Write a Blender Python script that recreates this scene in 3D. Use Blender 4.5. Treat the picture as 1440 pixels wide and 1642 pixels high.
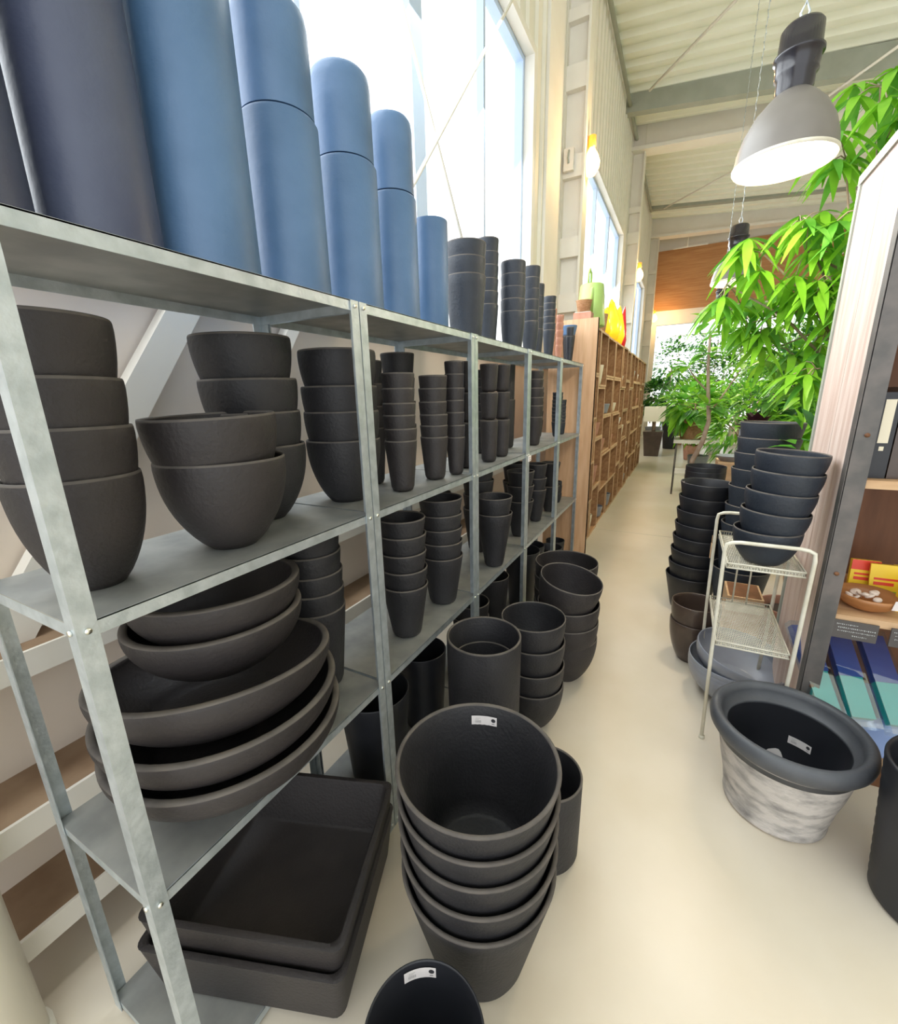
import bpy, math, random
from mathutils import Vector, Matrix
PI = math.pi
sc = bpy.context.scene
for o in list(bpy.data.objects): bpy.data.objects.remove(o)

# ------------------------------------------------------------------ camera
CAM = Vector((0, 0, 1.8045))
yaw, pitch, roll, fpx = -0.4919, -0.2587, -0.0237, 692.21
fw = Vector((math.sin(yaw)*math.cos(pitch), math.cos(yaw)*math.cos(pitch), math.sin(pitch)))
rt = Vector((math.cos(yaw), -math.sin(yaw), 0)); up = rt.cross(fw)
r2 = rt*math.cos(roll)+up*math.sin(roll); u2 = -rt*math.sin(roll)+up*math.cos(roll)
cd = bpy.data.cameras.new('camera'); cam = bpy.data.objects.new('camera', cd)
sc.collection.objects.link(cam); sc.camera = cam
m = Matrix((r2, u2, -fw)).transposed().to_4x4(); m.translation = CAM; cam.matrix_world = m
cd.sensor_fit = 'HORIZONTAL'; cd.sensor_width = 36; cd.lens = fpx/1440*36
cd.clip_start = 0.02; cd.clip_end = 200

# ------------------------------------------------------------------ world and light
w = bpy.data.worlds.new('sky'); sc.world = w; w.use_nodes = True
bg = w.node_tree.nodes['Background']
bg.inputs[0].default_value = (0.93, 0.97, 1.0, 1); bg.inputs[1].default_value = 1.7
sc.view_settings.view_transform = 'Standard'; sc.view_settings.look = 'None'
sc.view_settings.exposure = 0.42; sc.view_settings.gamma = 1
sc.view_settings.use_curve_mapping = False
def area(name, loc, size, size_y, energy, color, aim):
    l = bpy.data.lights.new(name, 'AREA'); l.shape = 'RECTANGLE'; l.size = size; l.size_y = size_y
    l.energy = energy; l.color = color
    o = bpy.data.objects.new(name, l); sc.collection.objects.link(o); o.location = loc
    o.rotation_euler = (Vector(aim)-Vector(loc)).to_track_quat('-Z', 'Y').to_euler()
    return o
# daylight coming through the three windows on the left
area('window_daylight', (-2.3, 2.1, 3.95), 6.4, 3.2, 240, (0.9, 0.96, 1.0), (0.5, 2.1, 1.0))
area('window_daylight', (-2.3, 10.6, 4.1), 4.4, 2.8, 240, (0.9, 0.96, 1.0), (0.5, 10.6, 1.0))

# ------------------------------------------------------------------ materials
MATS = {}
def mat(name, col, rough=.6, metal=0., col2=None, scale=8., detail=4., stretch=(1, 1, 1), bump=0., bscale=None, spec=.5,
        emit=None, estr=0., trans=None, lo=.35, hi=.65, rough2=None):
    if name in MATS: return MATS[name]
    mt = bpy.data.materials.new(name); mt.use_nodes = True; MATS[name] = mt
    nt = mt.node_tree; b = nt.nodes['Principled BSDF']
    b.inputs['Base Color'].default_value = (*col, 1); b.inputs['Roughness'].default_value = rough
    b.inputs['Metallic'].default_value = metal; b.inputs['Specular IOR Level'].default_value = spec
    if col2 is not None or bump:
        tc = nt.nodes.new('ShaderNodeTexCoord'); mp = nt.nodes.new('ShaderNodeMapping')
        mp.inputs['Scale'].default_value = stretch; nt.links.new(tc.outputs['Object'], mp.inputs['Vector'])
    if col2 is not None:
        nz = nt.nodes.new('ShaderNodeTexNoise'); nz.inputs['Scale'].default_value = scale; nz.inputs['Detail'].default_value = detail
        nt.links.new(mp.outputs[0], nz.inputs['Vector'])
        cr = nt.nodes.new('ShaderNodeValToRGB'); cr.color_ramp.elements[0].position = lo; cr.color_ramp.elements[1].position = hi
        cr.color_ramp.elements[0].color = (*col, 1); cr.color_ramp.elements[1].color = (*col2, 1)
        nt.links.new(nz.outputs['Fac'], cr.inputs['Fac']); nt.links.new(cr.outputs[0], b.inputs['Base Color'])
    if bump:
        nb = nt.nodes.new('ShaderNodeTexNoise'); nb.inputs['Scale'].default_value = bscale or scale; nb.inputs['Detail'].default_value = 5
        nt.links.new(mp.outputs[0], nb.inputs['Vector'])
        bp = nt.nodes.new('ShaderNodeBump'); bp.inputs['Strength'].default_value = bump; bp.inputs['Distance'].default_value = .01
        nt.links.new(nb.outputs['Fac'], bp.inputs['Height']); nt.links.new(bp.outputs[0], b.inputs['Normal'])
    if emit: b.inputs['Emission Color'].default_value = (*emit, 1); b.inputs['Emission Strength'].default_value = estr
    if trans: b.inputs['Transmission Weight'].default_value = trans
    return mt
def glassmat(name, tint=(1, 1, 1), gloss=.06):
    mt = bpy.data.materials.new(name); mt.use_nodes = True; nt = mt.node_tree; nt.nodes.clear()
    o = nt.nodes.new('ShaderNodeOutputMaterial'); mx = nt.nodes.new('ShaderNodeMixShader')
    t = nt.nodes.new('ShaderNodeBsdfTransparent'); g = nt.nodes.new('ShaderNodeBsdfGlossy')
    t.inputs[0].default_value = (*tint, 1); g.inputs['Roughness'].default_value = .05; mx.inputs[0].default_value = gloss
    nt.links.new(t.outputs[0], mx.inputs[1]); nt.links.new(g.outputs[0], mx.inputs[2]); nt.links.new(mx.outputs[0], o.inputs[0])
    MATS[name] = mt; return mt
POT = mat('charcoal_resin', (.012, .0118, .014), .6, 0, (.023, .022, .025), 5, 5, bump=.25, bscale=90)
POTW = mat('charcoal_resin_warm', (.018, .015, .0155), .6, 0, (.031, .026, .026), 4, 5, bump=.25, bscale=90)
POTP = mat('haze_tinted_resin', (.05, .06, .11), .45, 0, (.08, .095, .15), 3, 4, bump=.1, bscale=60)  # weaker flare haze mixed into the charcoal of the leftmost cylinders
POTB = mat('blue_and_hazed_resin', (.055, .125, .24), .5, 0, (.1, .19, .34), 3, 4, spec=.6, bump=.1, bscale=60)  # lens-flare blue painted into charcoal cylinders; also colours a bluish small pot
POTS = mat('slate_resin', (.014, .019, .029), .55, 0, (.026, .033, .045), 5, 5, bump=.2, bscale=80)
DUST = mat('dusty_rim', (.075, .066, .06), .75, 0, (.12, .105, .09), 14, 5)
POTK = mat('black_plastic', (.012, .013, .017), .45, 0, (.02, .021, .026), 5, 3)
POTG = mat('grey_resin', (.22, .235, .28), .35, 0, (.3, .32, .37), 4, 3)
POTBR = mat('brown_glazed', (.055, .036, .028), .3, 0, (.08, .055, .042), 7, 4)
TERRA = mat('terracotta', (.42, .2, .13), .8, 0, (.5, .27, .19), 12, 4)
WEATH = mat('weathered_stone', (.56, .52, .48), .85, 0, (.2, .19, .18), 11, 12, (1, 1, 2.4), .5, 60, lo=.42, hi=.75)
WRIM = mat('weathered_rim', (.05, .054, .062), .5, 0, (.085, .09, .1), 5, 5, bump=.1, bscale=40)
STEEL = mat('galvanised_steel', (.46, .52, .55), .42, .7, (.6, .66, .7), 22, 5, bump=.12, bscale=70)
STEELD = mat('galvanised_shelf', (.31, .32, .31), .5, .6, (.42, .43, .41), 9, 6)
BOLT = mat('bolt_steel', (.85, .85, .78), .3, 1)
WHITE = mat('white_paint', (.8, .76, .68), .7, 0, (.84, .81, .74), 2, 3)
SIDING = mat('cream_siding', (.76, .73, .63), .65, 0, (.8, .77, .68), 1.5, 3)
CEIL = mat('ceiling_deck', (.84, .85, .72), .6, 0, (.88, .89, .78), 1.5, 3)
GREYB = mat('grey_green_steel', (.33, .35, .29), .6, 0, (.38, .4, .34), 3, 3)
FLOORM = mat('polished_concrete', (.66, .58, .45), .34, 0, (.73, .66, .55), 1.2, 6, bump=.02, bscale=6, spec=.45)
WOOD = mat('crate_wood', (.33, .17, .075), .75, 0, (.47, .27, .13), 3, 6, (8, 1, 8), .2, 14)
CRED = mat('crate_edge_wood', (.5, .32, .18), .75, 0, (.66, .46, .28), 6, 6)
WOODV = mat('panel_wood', (.55, .33, .18), .65, 0, (.66, .43, .26), 3, 6, (9, 9, .8), .1, 14)
BEAMW = mat('laminated_beam_wood', (.42, .19, .065), .55, 0, (.52, .27, .11), 2.5, 6, (.6, 2, 9), .1, 8)
OLDW = mat('old_pale_wood', (.58, .42, .35), .8, 0, (.73, .6, .53), 3, 8, (7, 7, .7), .4, 16)
SHELFW = mat('shelf_wood', (.5, .3, .15), .6, 0, (.63, .42, .24), 3, 6, (.8, 7, 7), .1, 12)
DARKW = mat('dark_backing_wood', (.13, .052, .02), .6, 0, (.19, .08, .033), 3, 6, (5, 5, .8), .1, 12)
RUST = mat('dark_flat_steel', (.1, .095, .09), .55, .3, (.16, .14, .13), 9, 6)
CREAMM = mat('cream_enamel', (.72, .69, .58), .4, 0, (.62, .58, .46), 14, 4)
IVORY = mat('ivory_pipe', (.78, .74, .62), .4)
LAMPG = mat('lamp_grey_enamel', (.15, .135, .118), .45, 0, (.18, .165, .145), 4, 2)
LAMPK = mat('lamp_black', (.02, .018, .022), .2)
LAMPW = mat('lamp_white_inside', (.9, .88, .8), .4)
GLOW = mat('lamp_glow', (1, .95, .85), .5, emit=(1, .9, .72), estr=9)
BULB = mat('filament_bulb_glow', (1, .6, .2), .5, emit=(1, .56, .2), estr=3.2)
AMBER = mat('amber_lit_glass', (.9, .4, .05), .3, emit=(1, .38, .04), estr=.9)
PAPER = mat('white_label_paper', (.85, .8, .78), .7)
INK = mat('label_ink', (.04, .04, .045), .7)
CHALK = mat('chalk_white', (.75, .78, .78), .8)
SLATE = mat('slate_sign', (.09, .08, .075), .7)
LEAF1 = mat('leaf_bright', (.17, .46, .02), .38, 0, (.3, .62, .05), 6, 3)
LEAF2 = mat('leaf_mid', (.09, .32, .03), .38, 0, (.2, .5, .08), 6, 3)
LEAF3 = mat('leaf_deep', (.025, .11, .03), .38, 0, (.06, .22, .05), 6, 3)
for L in (LEAF1, LEAF2, LEAF3):          # thin leaves let some daylight through
    nt = L.node_tree; b = nt.nodes['Principled BSDF']; out = nt.nodes['Material Output']
    tl = nt.nodes.new('ShaderNodeBsdfTranslucent'); mx = nt.nodes.new('ShaderNodeMixShader'); mx.inputs[0].default_value = .4
    src = b.inputs['Base Color'].links[0].from_socket
    nt.links.new(src, tl.inputs[0]); nt.links.new(b.outputs[0], mx.inputs[1]); nt.links.new(tl.outputs[0], mx.inputs[2]); nt.links.new(mx.outputs[0], out.inputs[0])
BARK = mat('bark', (.3, .2, .14), .85, 0, (.42, .32, .24), 12, 5)
WICKER = mat('wicker', (.4, .2, .09), .8, 0, (.55, .32, .17), 30, 4, (1, 1, 3), .8, 60)
SOIL = mat('soil', (.05, .035, .025), .95)
BURG = mat('burgundy_leaf', (.05, .014, .02), .4)
GREENC = mat('pale_green_enamel', (.38, .55, .16), .4)
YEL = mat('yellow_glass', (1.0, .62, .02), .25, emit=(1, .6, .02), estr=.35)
REDG = mat('red_glass', (.8, .03, .04), .25)
WFAB = mat('white_felt', (.75, .74, .72), .9)
PLG = glassmat('window_glass', (1, 1, 1), .04)
PLAST = glassmat('clear_plastic', (.9, .95, 1), .22)
TEAL = mat('teal_plastic', (.02, .4, .36), .4); BLUEP = mat('blue_plastic', (.03, .08, .3), .35); BLUEL = mat('light_blue_fabric', (.3, .42, .75), .6)
PKY = mat('packet_yellow', (.9, .62, .03), .4); PKR = mat('packet_red', (.75, .06, .03), .4); PKG = mat('packet_green', (.2, .55, .06), .4)
BOWLW = mat('turned_bowl_wood', (.36, .15, .05), .4, 0, (.48, .22, .08), 4, 5, (1, 1, 6))
SHELLM = mat('shell_white', (.8, .68, .58), .6)
CREAMW = mat('cream_ceramic', (.75, .68, .52), .5)
CONC = mat('dusty_brown_board', (.24, .15, .09), .9, 0, (.36, .25, .16), 5, 6)
BEIGEW = mat('beige_wall', (.72, .62, .52), .85, 0, (.78, .69, .6), 1.5, 3)

# ------------------------------------------------------------------ mesh helpers
COL = sc.collection
class MB:
    def __init__(s): s.v = []; s.f = []; s.mi = []; s.mats = []; s.sm = []
    def m(s, mt):
        if mt not in s.mats: s.mats.append(mt)
        return s.mats.index(mt)
    def add(s, vs, fs, mt, smooth=False):
        n = len(s.v); k = s.m(mt); s.v += [tuple(v) for v in vs]
        for f in fs: s.f.append([n+i for i in f]); s.mi.append(k); s.sm.append(smooth)
    def box(s, x0, x1, y0, y1, z0, z1, mt, M=None, bev=0):
        vs = [Vector((x, y, z)) for x in (x0, x1) for y in (y0, y1) for z in (z0, z1)]
        if M: vs = [M @ v for v in vs]
        s.add(vs, [(0, 1, 3, 2), (4, 6, 7, 5), (0, 4, 5, 1), (2, 3, 7, 6), (0, 2, 6, 4), (1, 5, 7, 3)], mt)
    def tube(s, pts, r, mt, n=8, caps=True):
        pts = [Vector(p) for p in pts]; rs = r if isinstance(r, (list, tuple)) else [r]*len(pts)
        vs = []; prev = None
        for i, p in enumerate(pts):
            d = (pts[min(i+1, len(pts)-1)]-pts[max(i-1, 0)]).normalized()
            if prev is None:
                a = Vector((0, 0, 1)) if abs(d.z) < .9 else Vector((1, 0, 0)); x = d.cross(a).normalized()
            else: x = (prev-d*prev.dot(d)).normalized()
            prev = x; y = d.cross(x)
            for k in range(n): vs.append(p+(x*math.cos(2*PI*k/n)+y*math.sin(2*PI*k/n))*rs[i])
        fs = [(i*n+k, i*n+(k+1) % n, (i+1)*n+(k+1) % n, (i+1)*n+k) for i in range(len(pts)-1) for k in range(n)]
        if caps: fs += [tuple(range(n))[::-1], tuple((len(pts)-1)*n+k for k in range(n))]
        s.add(vs, fs, mt, True)
    def lathe(s, prof, mt, n=48, M=None, wob=0, seg=None):
        vs = []; N = len(prof)
        for k in range(n):
            a = 2*PI*k/n
            for i, (r, z) in enumerate(prof):
                v = Vector((r*math.cos(a), r*math.sin(a), z)); vs.append(M @ v if M else v)
        fs = []
        for k in range(n):
            for i in range(N-1):
                a, b, c, d = k*N+i, k*N+i+1, ((k+1) % n)*N+i+1, ((k+1) % n)*N+i
                if prof[i][0] < 1e-6 and prof[i+1][0] < 1e-6: continue
                if prof[i][0] < 1e-6: fs.append((a, c, b))
                elif prof[i+1][0] < 1e-6: fs.append((a, d, b))
                else: fs.append((a, d, c, b))
        s.add(vs, fs, mt, True)
    def build(s, name, parent=None, loc=None):
        me = bpy.data.meshes.new(name); me.from_pydata(s.v, [], s.f)
        for mt in s.mats: me.materials.append(mt)
        me.polygons.foreach_set('material_index', s.mi); me.polygons.foreach_set('use_smooth', s.sm); me.update()
        o = bpy.data.objects.new(name, me); COL.objects.link(o)
        if parent: o.parent = parent
        if loc: o.location = loc
        return o
def tag(o, label=None, cat=None, group=None, kind=None):
    if label: o['label'] = label
    if cat: o['category'] = cat
    if group: o['group'] = group
    if kind: o['kind'] = kind
    return o
def struct(mb, name, label, cat='structure'):
    return tag(mb.build(name), label, cat, kind='structure')
def empty(name, loc, label, cat, group=None, rz=0):
    o = bpy.data.objects.new(name, None); COL.objects.link(o); o.location = loc; o.rotation_euler = (0, 0, rz)
    o.empty_display_size = .05
    return tag(o, label, cat, group)
def copytree(o, parent=None):
    c = o.copy(); COL.objects.link(c)
    if parent: c.parent = parent
    for ch in [k for k in o.children]: copytree(ch, c)
    return c
def sharp(o, ang=40):
    o.data.set_sharp_from_angle(angle=math.radians(ang)) if hasattr(o.data, 'set_sharp_from_angle') else None
    return o

# ------------------------------------------------------------------ setting
b = MB(); b.box(-1.95, 7, -3, 34, -.1, 0, FLOORM); struct(b, 'floor', 'cream polished concrete floor of the aisle', 'floor')
b = MB(); b.box(.2, 3.2, 6.8, 6.804, 0, .0008, GREYB); b.box(-.93, 1.2, 6.0, 6.004, 0, .0008, GREYB); struct(b, 'trim_1', 'thin straight joint across the concrete floor', 'joint')
# left wall with three window openings, ribbed siding
WX = -1.82
wins = [(-1.3, 5.45, 2.25, 5.3), (8.2, 12.9, 2.45, 5.65), (15.0, 19.4, 2.45, 5.65)]
def wall_left():
    b = MB(); ys = {-3., 22.2}
    for a, c, _, _ in wins: ys |= {a, c}
    y = -3.
    pts = []
    ribs = []
    while y < 22.2:
        ribs.append(y); y += .28
    zc = lambda y: 8.6
    def quad(y0, y1, z0, z1, mt, x0=WX, x1=WX):
        b.add([(x0, y0, z0), (x1, y1, z0), (x1, y1, z1), (x0, y0, z1)], [(0, 1, 2, 3)], mt)
    def seg(y0, y1, z0, z1, mt):
        # trapezoid ribs, real depth
        y = y0
        while y < y1-1e-4:
            e = min(y+.28, y1)
            if e-y > .2:
                quad(y, y+.16, z0, z1, mt); quad(y+.16, y+.19, z0, z1, mt, WX, WX+.03); quad(y+.19, y+.25, z0, z1, mt, WX+.03, WX+.03); quad(y+.25, e, z0, z1, mt, WX+.03, WX)
            else: quad(y, e, z0, z1, mt)
            y = e
    cuts = sorted(ys)
    for y0, y1 in zip(cuts, cuts[1:]):
        wn = [q for q in wins if q[0] <= y0 and y1 <= q[1]]
        quad(y0, y1, 0, 2.2, BEIGEW)
        if wn:
            _, _, s, t = wn[0]; quad(y0, y1, 2.2, s, SIDING); seg(y0, y1, t, 8.9, SIDING)
            for z in (s, t): b.add([(WX, y0, z), (WX-.16, y0, z), (WX-.16, y1, z), (WX, y1, z)], [(0, 1, 2, 3)], WHITE)
            for yy in (y0, y1): b.add([(WX, yy, s), (WX-.16, yy, s), (WX-.16, yy, t), (WX, yy, t)], [(0, 1, 2, 3)], WHITE)
        else: seg(y0, y1, 2.2, 8.9, SIDING)
    return struct(b, 'wall_left', 'cream ribbed wall on the left with tall windows', 'wall')
wall_left()
WINM = mat('window_frame_aluminium', (.5, .62, .8), .5, 0)
def window(n, y0, y1, z0, z1, mull, label):
    r = empty('window_%d' % n, (WX-.1, y0, z0), label, 'window'); r['kind'] = 'structure'
    W, H = y1-y0, z1-z0; f = MB(); t = .06
    f.box(-.04, .05, .004, t, .004, H-.004, WINM); f.box(-.04, .05, W-t, W-.004, .004, H-.004, WINM); f.box(-.04, .05, t, W-t, .004, t, WINM); f.box(-.04, .05, t, W-t, H-t, H-.004, WINM)
    for c, wd in mull: f.box(-.03, .04, c-y0-wd/2, c-y0+wd/2, t, H-t, WINM)
    f.build('window_frame', r); g = MB(); g.box(-.004, 0, t, W-t, t, H-t, PLG); g.build('window_pane', r)
    s = MB(); s.box(.055, .16, .005, W-.005, H-.005, H+.07, WHITE); s.box(.055, .16, -.07, .005, .0, H+.07, WHITE); s.box(.055, .16, W-.005, W+.07, .0, H+.07, WHITE); s.box(.055, .17, -.07, W+.07, -.05, -.0, WHITE)
    s.build('window_casing', r)
window(1, -1.3, 5.45, 2.25, 5.3, [(-.15, .04), (.95, .14), (2.05, .04), (3.2, .16), (4.38, .045)], 'tall white window directly above the steel racks')
window(2, 8.2, 12.9, 2.45, 5.65, [(9.8, .05), (11.4, .1)], 'tall window above the wooden crates, behind the green can')
window(3, 15.0, 19.4, 2.45, 5.65, [(16.6, .06), (18.0, .06)], 'narrow looking far window near the second wall bulb')
# jamb strip between window and column, lower ledges and brace
b = MB(); b.box(WX, WX+.06, 6.0, 6.62, 2.2, 8.6, WHITE); struct(b, 'trim_2', 'flat cream jamb board right of the large window', 'jamb')
def girt(n, z, d, lab):
    b = MB(); b.box(WX, WX+d-.0125, -.6, 4.7, z, z+.02, CONC); b.box(WX+d-.012, WX+d, -.6, 4.7, z-.06, z+.022, WHITE)
    struct(b, 'trim_%d' % n, lab, 'wall rail')
girt(3, 1.08, .16, 'brown topped wall rail behind the middle shelf'); girt(4, .62, .235, 'brown topped wall rail behind the lowest open shelf'); girt(5, .24, .235, 'brown topped wall rail just above the floor')
b = MB()
M = Matrix.Translation((WX+.05, 1.0, 1.97)) @ Matrix.Rotation(math.radians(-35), 4, 'X')
b.box(-.03, .03, -.055, .055, -1.1, .62, WHITE, M)
M = Matrix.Translation((WX+.05, 1.55, 1.97)) @ Matrix.Rotation(math.radians(-35), 4, 'X'); b.box(-.03, .03, -.03, .03, -1.1, .62, WHITE, M)
struct(b, 'trim_6', 'pale slanting brace boards on the wall behind the bowls', 'wall brace')
b = MB(); b.box(6.5, 6.6, -3, 30, 0, 8.2, SIDING); struct(b, 'wall_right', 'cream wall on the far right side of the shop', 'wall')
# columns
def column(n, y, lab):
    r = empty('column', (WX, y, 0), lab, 'column', None); r['kind'] = 'structure'; r.name = 'trim_%d' % n
    b = MB(); b.box(.04, .30, .09, .13, 0, 8.6, WHITE); b.build('web', r)
    for x0 in (.3,):
        b = MB(); b.box(x0, x0+.03, -.02, .24, 0, 8.6, SIDING); b.build('flange', r)
    b = MB(); b.box(0, .04, -.02, .24, 0, 8.6, SIDING); b.build('flange', r)
    for z0, z1 in ((2.97, 3.22), (3.69, 3.94), (4.66, 4.92), (5.65, 5.92), (6.37, 6.5), (1.9, 2.1)):
        b = MB(); b.box(.04, .30, .0, .09, z0, z1, WHITE); b.build('batten_plate', r)
column(7, 6.85, 'cream lattice column right of the large window'); column(8, 13.75, 'cream lattice column past the second window'); column(9, 20.65, 'farthest cream lattice column by the wood beam')
sx = MB(); sx.box(WX+.06, WX+.19, 6.78, 6.84, 4.72, 4.98, WHITE); bx_ = sx.build('junction_box'); tag(bx_, 'small white junction box with a cord on the first column', 'box')
c = MB(); c.tube([(WX+.13, 6.77, 4.95), (WX+.12, 6.765, 4.86), (WX+.13, 6.77, 4.8)], .012, GREYB); c.build('cord', bx_)
# ceiling: corrugated deck sloping down to the right
b = MB(); y = 4.; P = .42
def cz(x): return 8.35-.1*(x-WX)
while y < 30:
    for a0, a1, d0, d1 in ((0, .2, 0, 0), (.2, .24, 0, -.1), (.24, .38, -.1, -.1), (.38, .42, -.1, 0)):
        b.add([(WX, y+a0, cz(WX)+d0), (8, y+a0, cz(8)+d0), (8, y+a1, cz(8)+d1), (WX, y+a1, cz(WX)+d1)], [(0, 3, 2, 1)], CEIL)
    y += P
b.add([(WX, -3, cz(WX)), (8, -3, cz(8)), (8, 4, cz(8)), (WX, 4, cz(WX))], [(0, 3, 2, 1)], CEIL)
struct(b, 'ceiling', 'pale ribbed metal roof deck sloping down to the right', 'ceiling')
def slantbeam(n, y, zt, zb, sl, th, mt, lab, x1=8):
    b = MB(); vs = [Vector((x, yy, (z-sl*(x-WX)))) for x in (WX, x1) for yy in (y, y+th) for z in (zb, zt)]
    b.add(vs, [(0, 1, 3, 2), (4, 6, 7, 5), (0, 4, 5, 1), (2, 3, 7, 6), (0, 2, 6, 4), (1, 5, 7, 3)], mt)
    return b
bb = slantbeam(0, 12.25, 8.32, 7.9, .12, .2, GREYB, '')
struct(bb, 'trim_10', 'grey green roof purlin in front of the first white beam', 'beam')
bb = slantbeam(0, 13.75, 8.5, 7.75, .075, .1, WHITE, ''); b2 = slantbeam(0, 13.6, 7.8, 7.72, .075, .42, WHITE, '')
bb.add(b2.v, b2.f, WHITE); struct(bb, 'trim_11', 'white steel roof beam above the first pendant lamp', 'beam')
bb = slantbeam(0, 19.1, 8.6, 8.15, .09, .2, GREYB, ''); struct(bb, 'trim_12', 'grey green roof purlin before the far white beam', 'beam')
bb = slantbeam(0, 20.6, 8.3, 7.65, .05, .1, WHITE, ''); b2 = slantbeam(0, 20.45, 7.7, 7.62, .05, .42, WHITE, ''); bb.add(b2.v, b2.f, WHITE)
struct(bb, 'trim_13', 'white steel roof beam above the wooden beam wall', 'beam')
# conduit along wall head and sloping tie rods
b = MB(); b.tube([(WX+.1, 3, 8.0), (WX+.1, 12.2, 8.0)], .04, GREYB); b.tube([(WX+.1, 12.6, 8.0), (WX+.1, 19, 8.05)], .04, GREYB); struct(b, 'trim_14', 'grey conduit along the top of the left wall', 'conduit')
for i, (p, q, lab) in enumerate([((-1.3, 11.8, 7.95), (3.2, 6.0, 7.7), 'thin white tie rod crossing behind the nearest pendant'), ((-1.3, 18.8, 8.0), (3.6, 12.8, 7.6), 'thin white tie rod crossing behind the second pendant'), ((1.4, 13.5, 7.4), (4.4, 9.0, 7.4), 'dark edged tie rod at the upper right roof')]):
    b = MB(); b.tube([p, q], .025, WHITE); tag(b.build('tie_rod'), lab, 'rod', 'roof tie rods')
for i, (p, q, lab) in enumerate([((-1.6, 1.9, 4.8), (-1.6, 3.75, 2.35), 'white brace rod running down to the right across the window'), ((-1.57, 4.6, 5.35), (-1.57, 2.05, 2.45), 'white brace rod running up to the right across the window')]):
    b = MB(); b.tube([p, q], .012, WHITE); tag(b.build('brace_rod'), lab, 'rod', 'window brace rods')
# far wood header wall and opening
b = MB(); b.box(WX+.2, 8, 21.5, 21.75, 5.1, 7.35, BEAMW); struct(b, 'trim_15', 'wide brown timber beam wall across the far end', 'beam')
b = MB(); b.box(WX, 8, 21.6, 21.8, 7.35, 8.8, WHITE); b.box(WX, 8, 21.55, 21.8, 4.55, 5.1, WHITE); b.box(WX, WX+.45, 21.55, 21.8, 0, 4.55, SIDING); struct(b, 'wall_back', 'white wall around the far opening to the greenhouse', 'wall')
b = MB(); b.box(-1.0, .2, 21.3, 21.34, 7.3, 7.36, WHITE); b.tube([(-.5, 21.3, 7.3), (-.5, 21.3, 8.1)], .02, WHITE); struct(b, 'trim_16', 'white hanging rail in front of the timber beam', 'rail')
# greenhouse end: mullioned glass wall
r = empty('window_4', (WX, 30, 0), 'bright greenhouse glazing at the far end of the aisle', 'window'); r['kind'] = 'structure'
b = MB()
for k in range(9): b.box(k*1.2, k*1.2+.07, 0, .08, 0, 5, WHITE)
for z in (.0, 1.5, 3.2, 4.95): b.box(0, 9.7, .0, .08, z, z+.07, WHITE)
b.build('window_frame', r); b = MB(); b.box(0, 9.7, .03, .034, 0, 5, PLG); b.build('window_pane', r)
# ivory drain pipe at lower left
b = MB(); b.tube([(-1.5, .11, 0), (-1.5, .11, 1.9)], .075, IVORY, 24); b.tube([(-1.5, .11, .0), (-1.5, .11, .05)], .085, IVORY, 24); tag(b.build('drain_pipe'), 'thick ivory vertical pipe at the lower left corner', 'pipe')

# ------------------------------------------------------------------ steel racks
def rack(y0, y1, lab, first=False):
    r = empty('steel_rack', (-.933, y0, 0), lab, 'rack', 'galvanised steel racks along the wall')
    L = y1-y0; D = .447; H = 2.102; PW = .036
    for (sx_, sy, x, y) in ((-1, 1, 0, 0), (-1, -1, 0, L), (1, 1, -D, 0), (1, -1, -D, L)):
        b = MB(); t = .0025
        xa, xb = sorted((x, x+sx_*PW)); ya, yb = sorted((y, y+sy*t)); b.box(xa, xb, ya, yb, 0, H, STEEL)
        xa, xb = sorted((x, x+sx_*t)); ya, yb = sorted((y+sy*t, y+sy*PW)); b.box(xa, xb, ya, yb, 0, H, STEEL)
        p = b.build('post', r)
        if x == 0:
            for z in (2.085, 1.403, .714, .028):
                c = MB(); c.tube([(0, y+sy*.018, z), (.005, y+sy*.018, z)], .006, BOLT, 8)
                if sy == 1: c.tube([(-.018, y, z), (-.018, y-.005, z)], .006, BOLT, 8)
                c.build('bolt', p)
    for z in (2.102, 1.417, .728, .04):
        b = MB(); t = .003; e = .004
        b.box(-D+e, -e, e, L-e, z-t, z, STEELD)
        h = .03
        b.box(-e-.002, -e, e, L-e, z-h, z+.0005, STEEL); b.box(-D+e, -D+e+.002, e, L-e, z-h, z-t, STEEL)
        b.box(-D+e, -e, e, e+.002, z-h, z-t, STEEL); b.box(-D+e, -e, L-e-.002, L-e, z-h, z-t, STEEL)
        b.build('shelf', r)
YB = [(.298, 1.172), (1.177, 2.046), (2.05, 2.926), (2.93, 3.79), (3.794, 4.669)]
for (a, c), l in zip(YB, ('nearest galvanised steel rack holding the huge round bowls', 'second galvanised steel rack from the camera with slim tapered stacks', 'third galvanised steel rack from the camera, in the middle of the row', 'fourth galvanised steel rack from the camera', 'farthest galvanised steel rack beside the wooden end panel')):
    rack(a, c, l)

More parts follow.
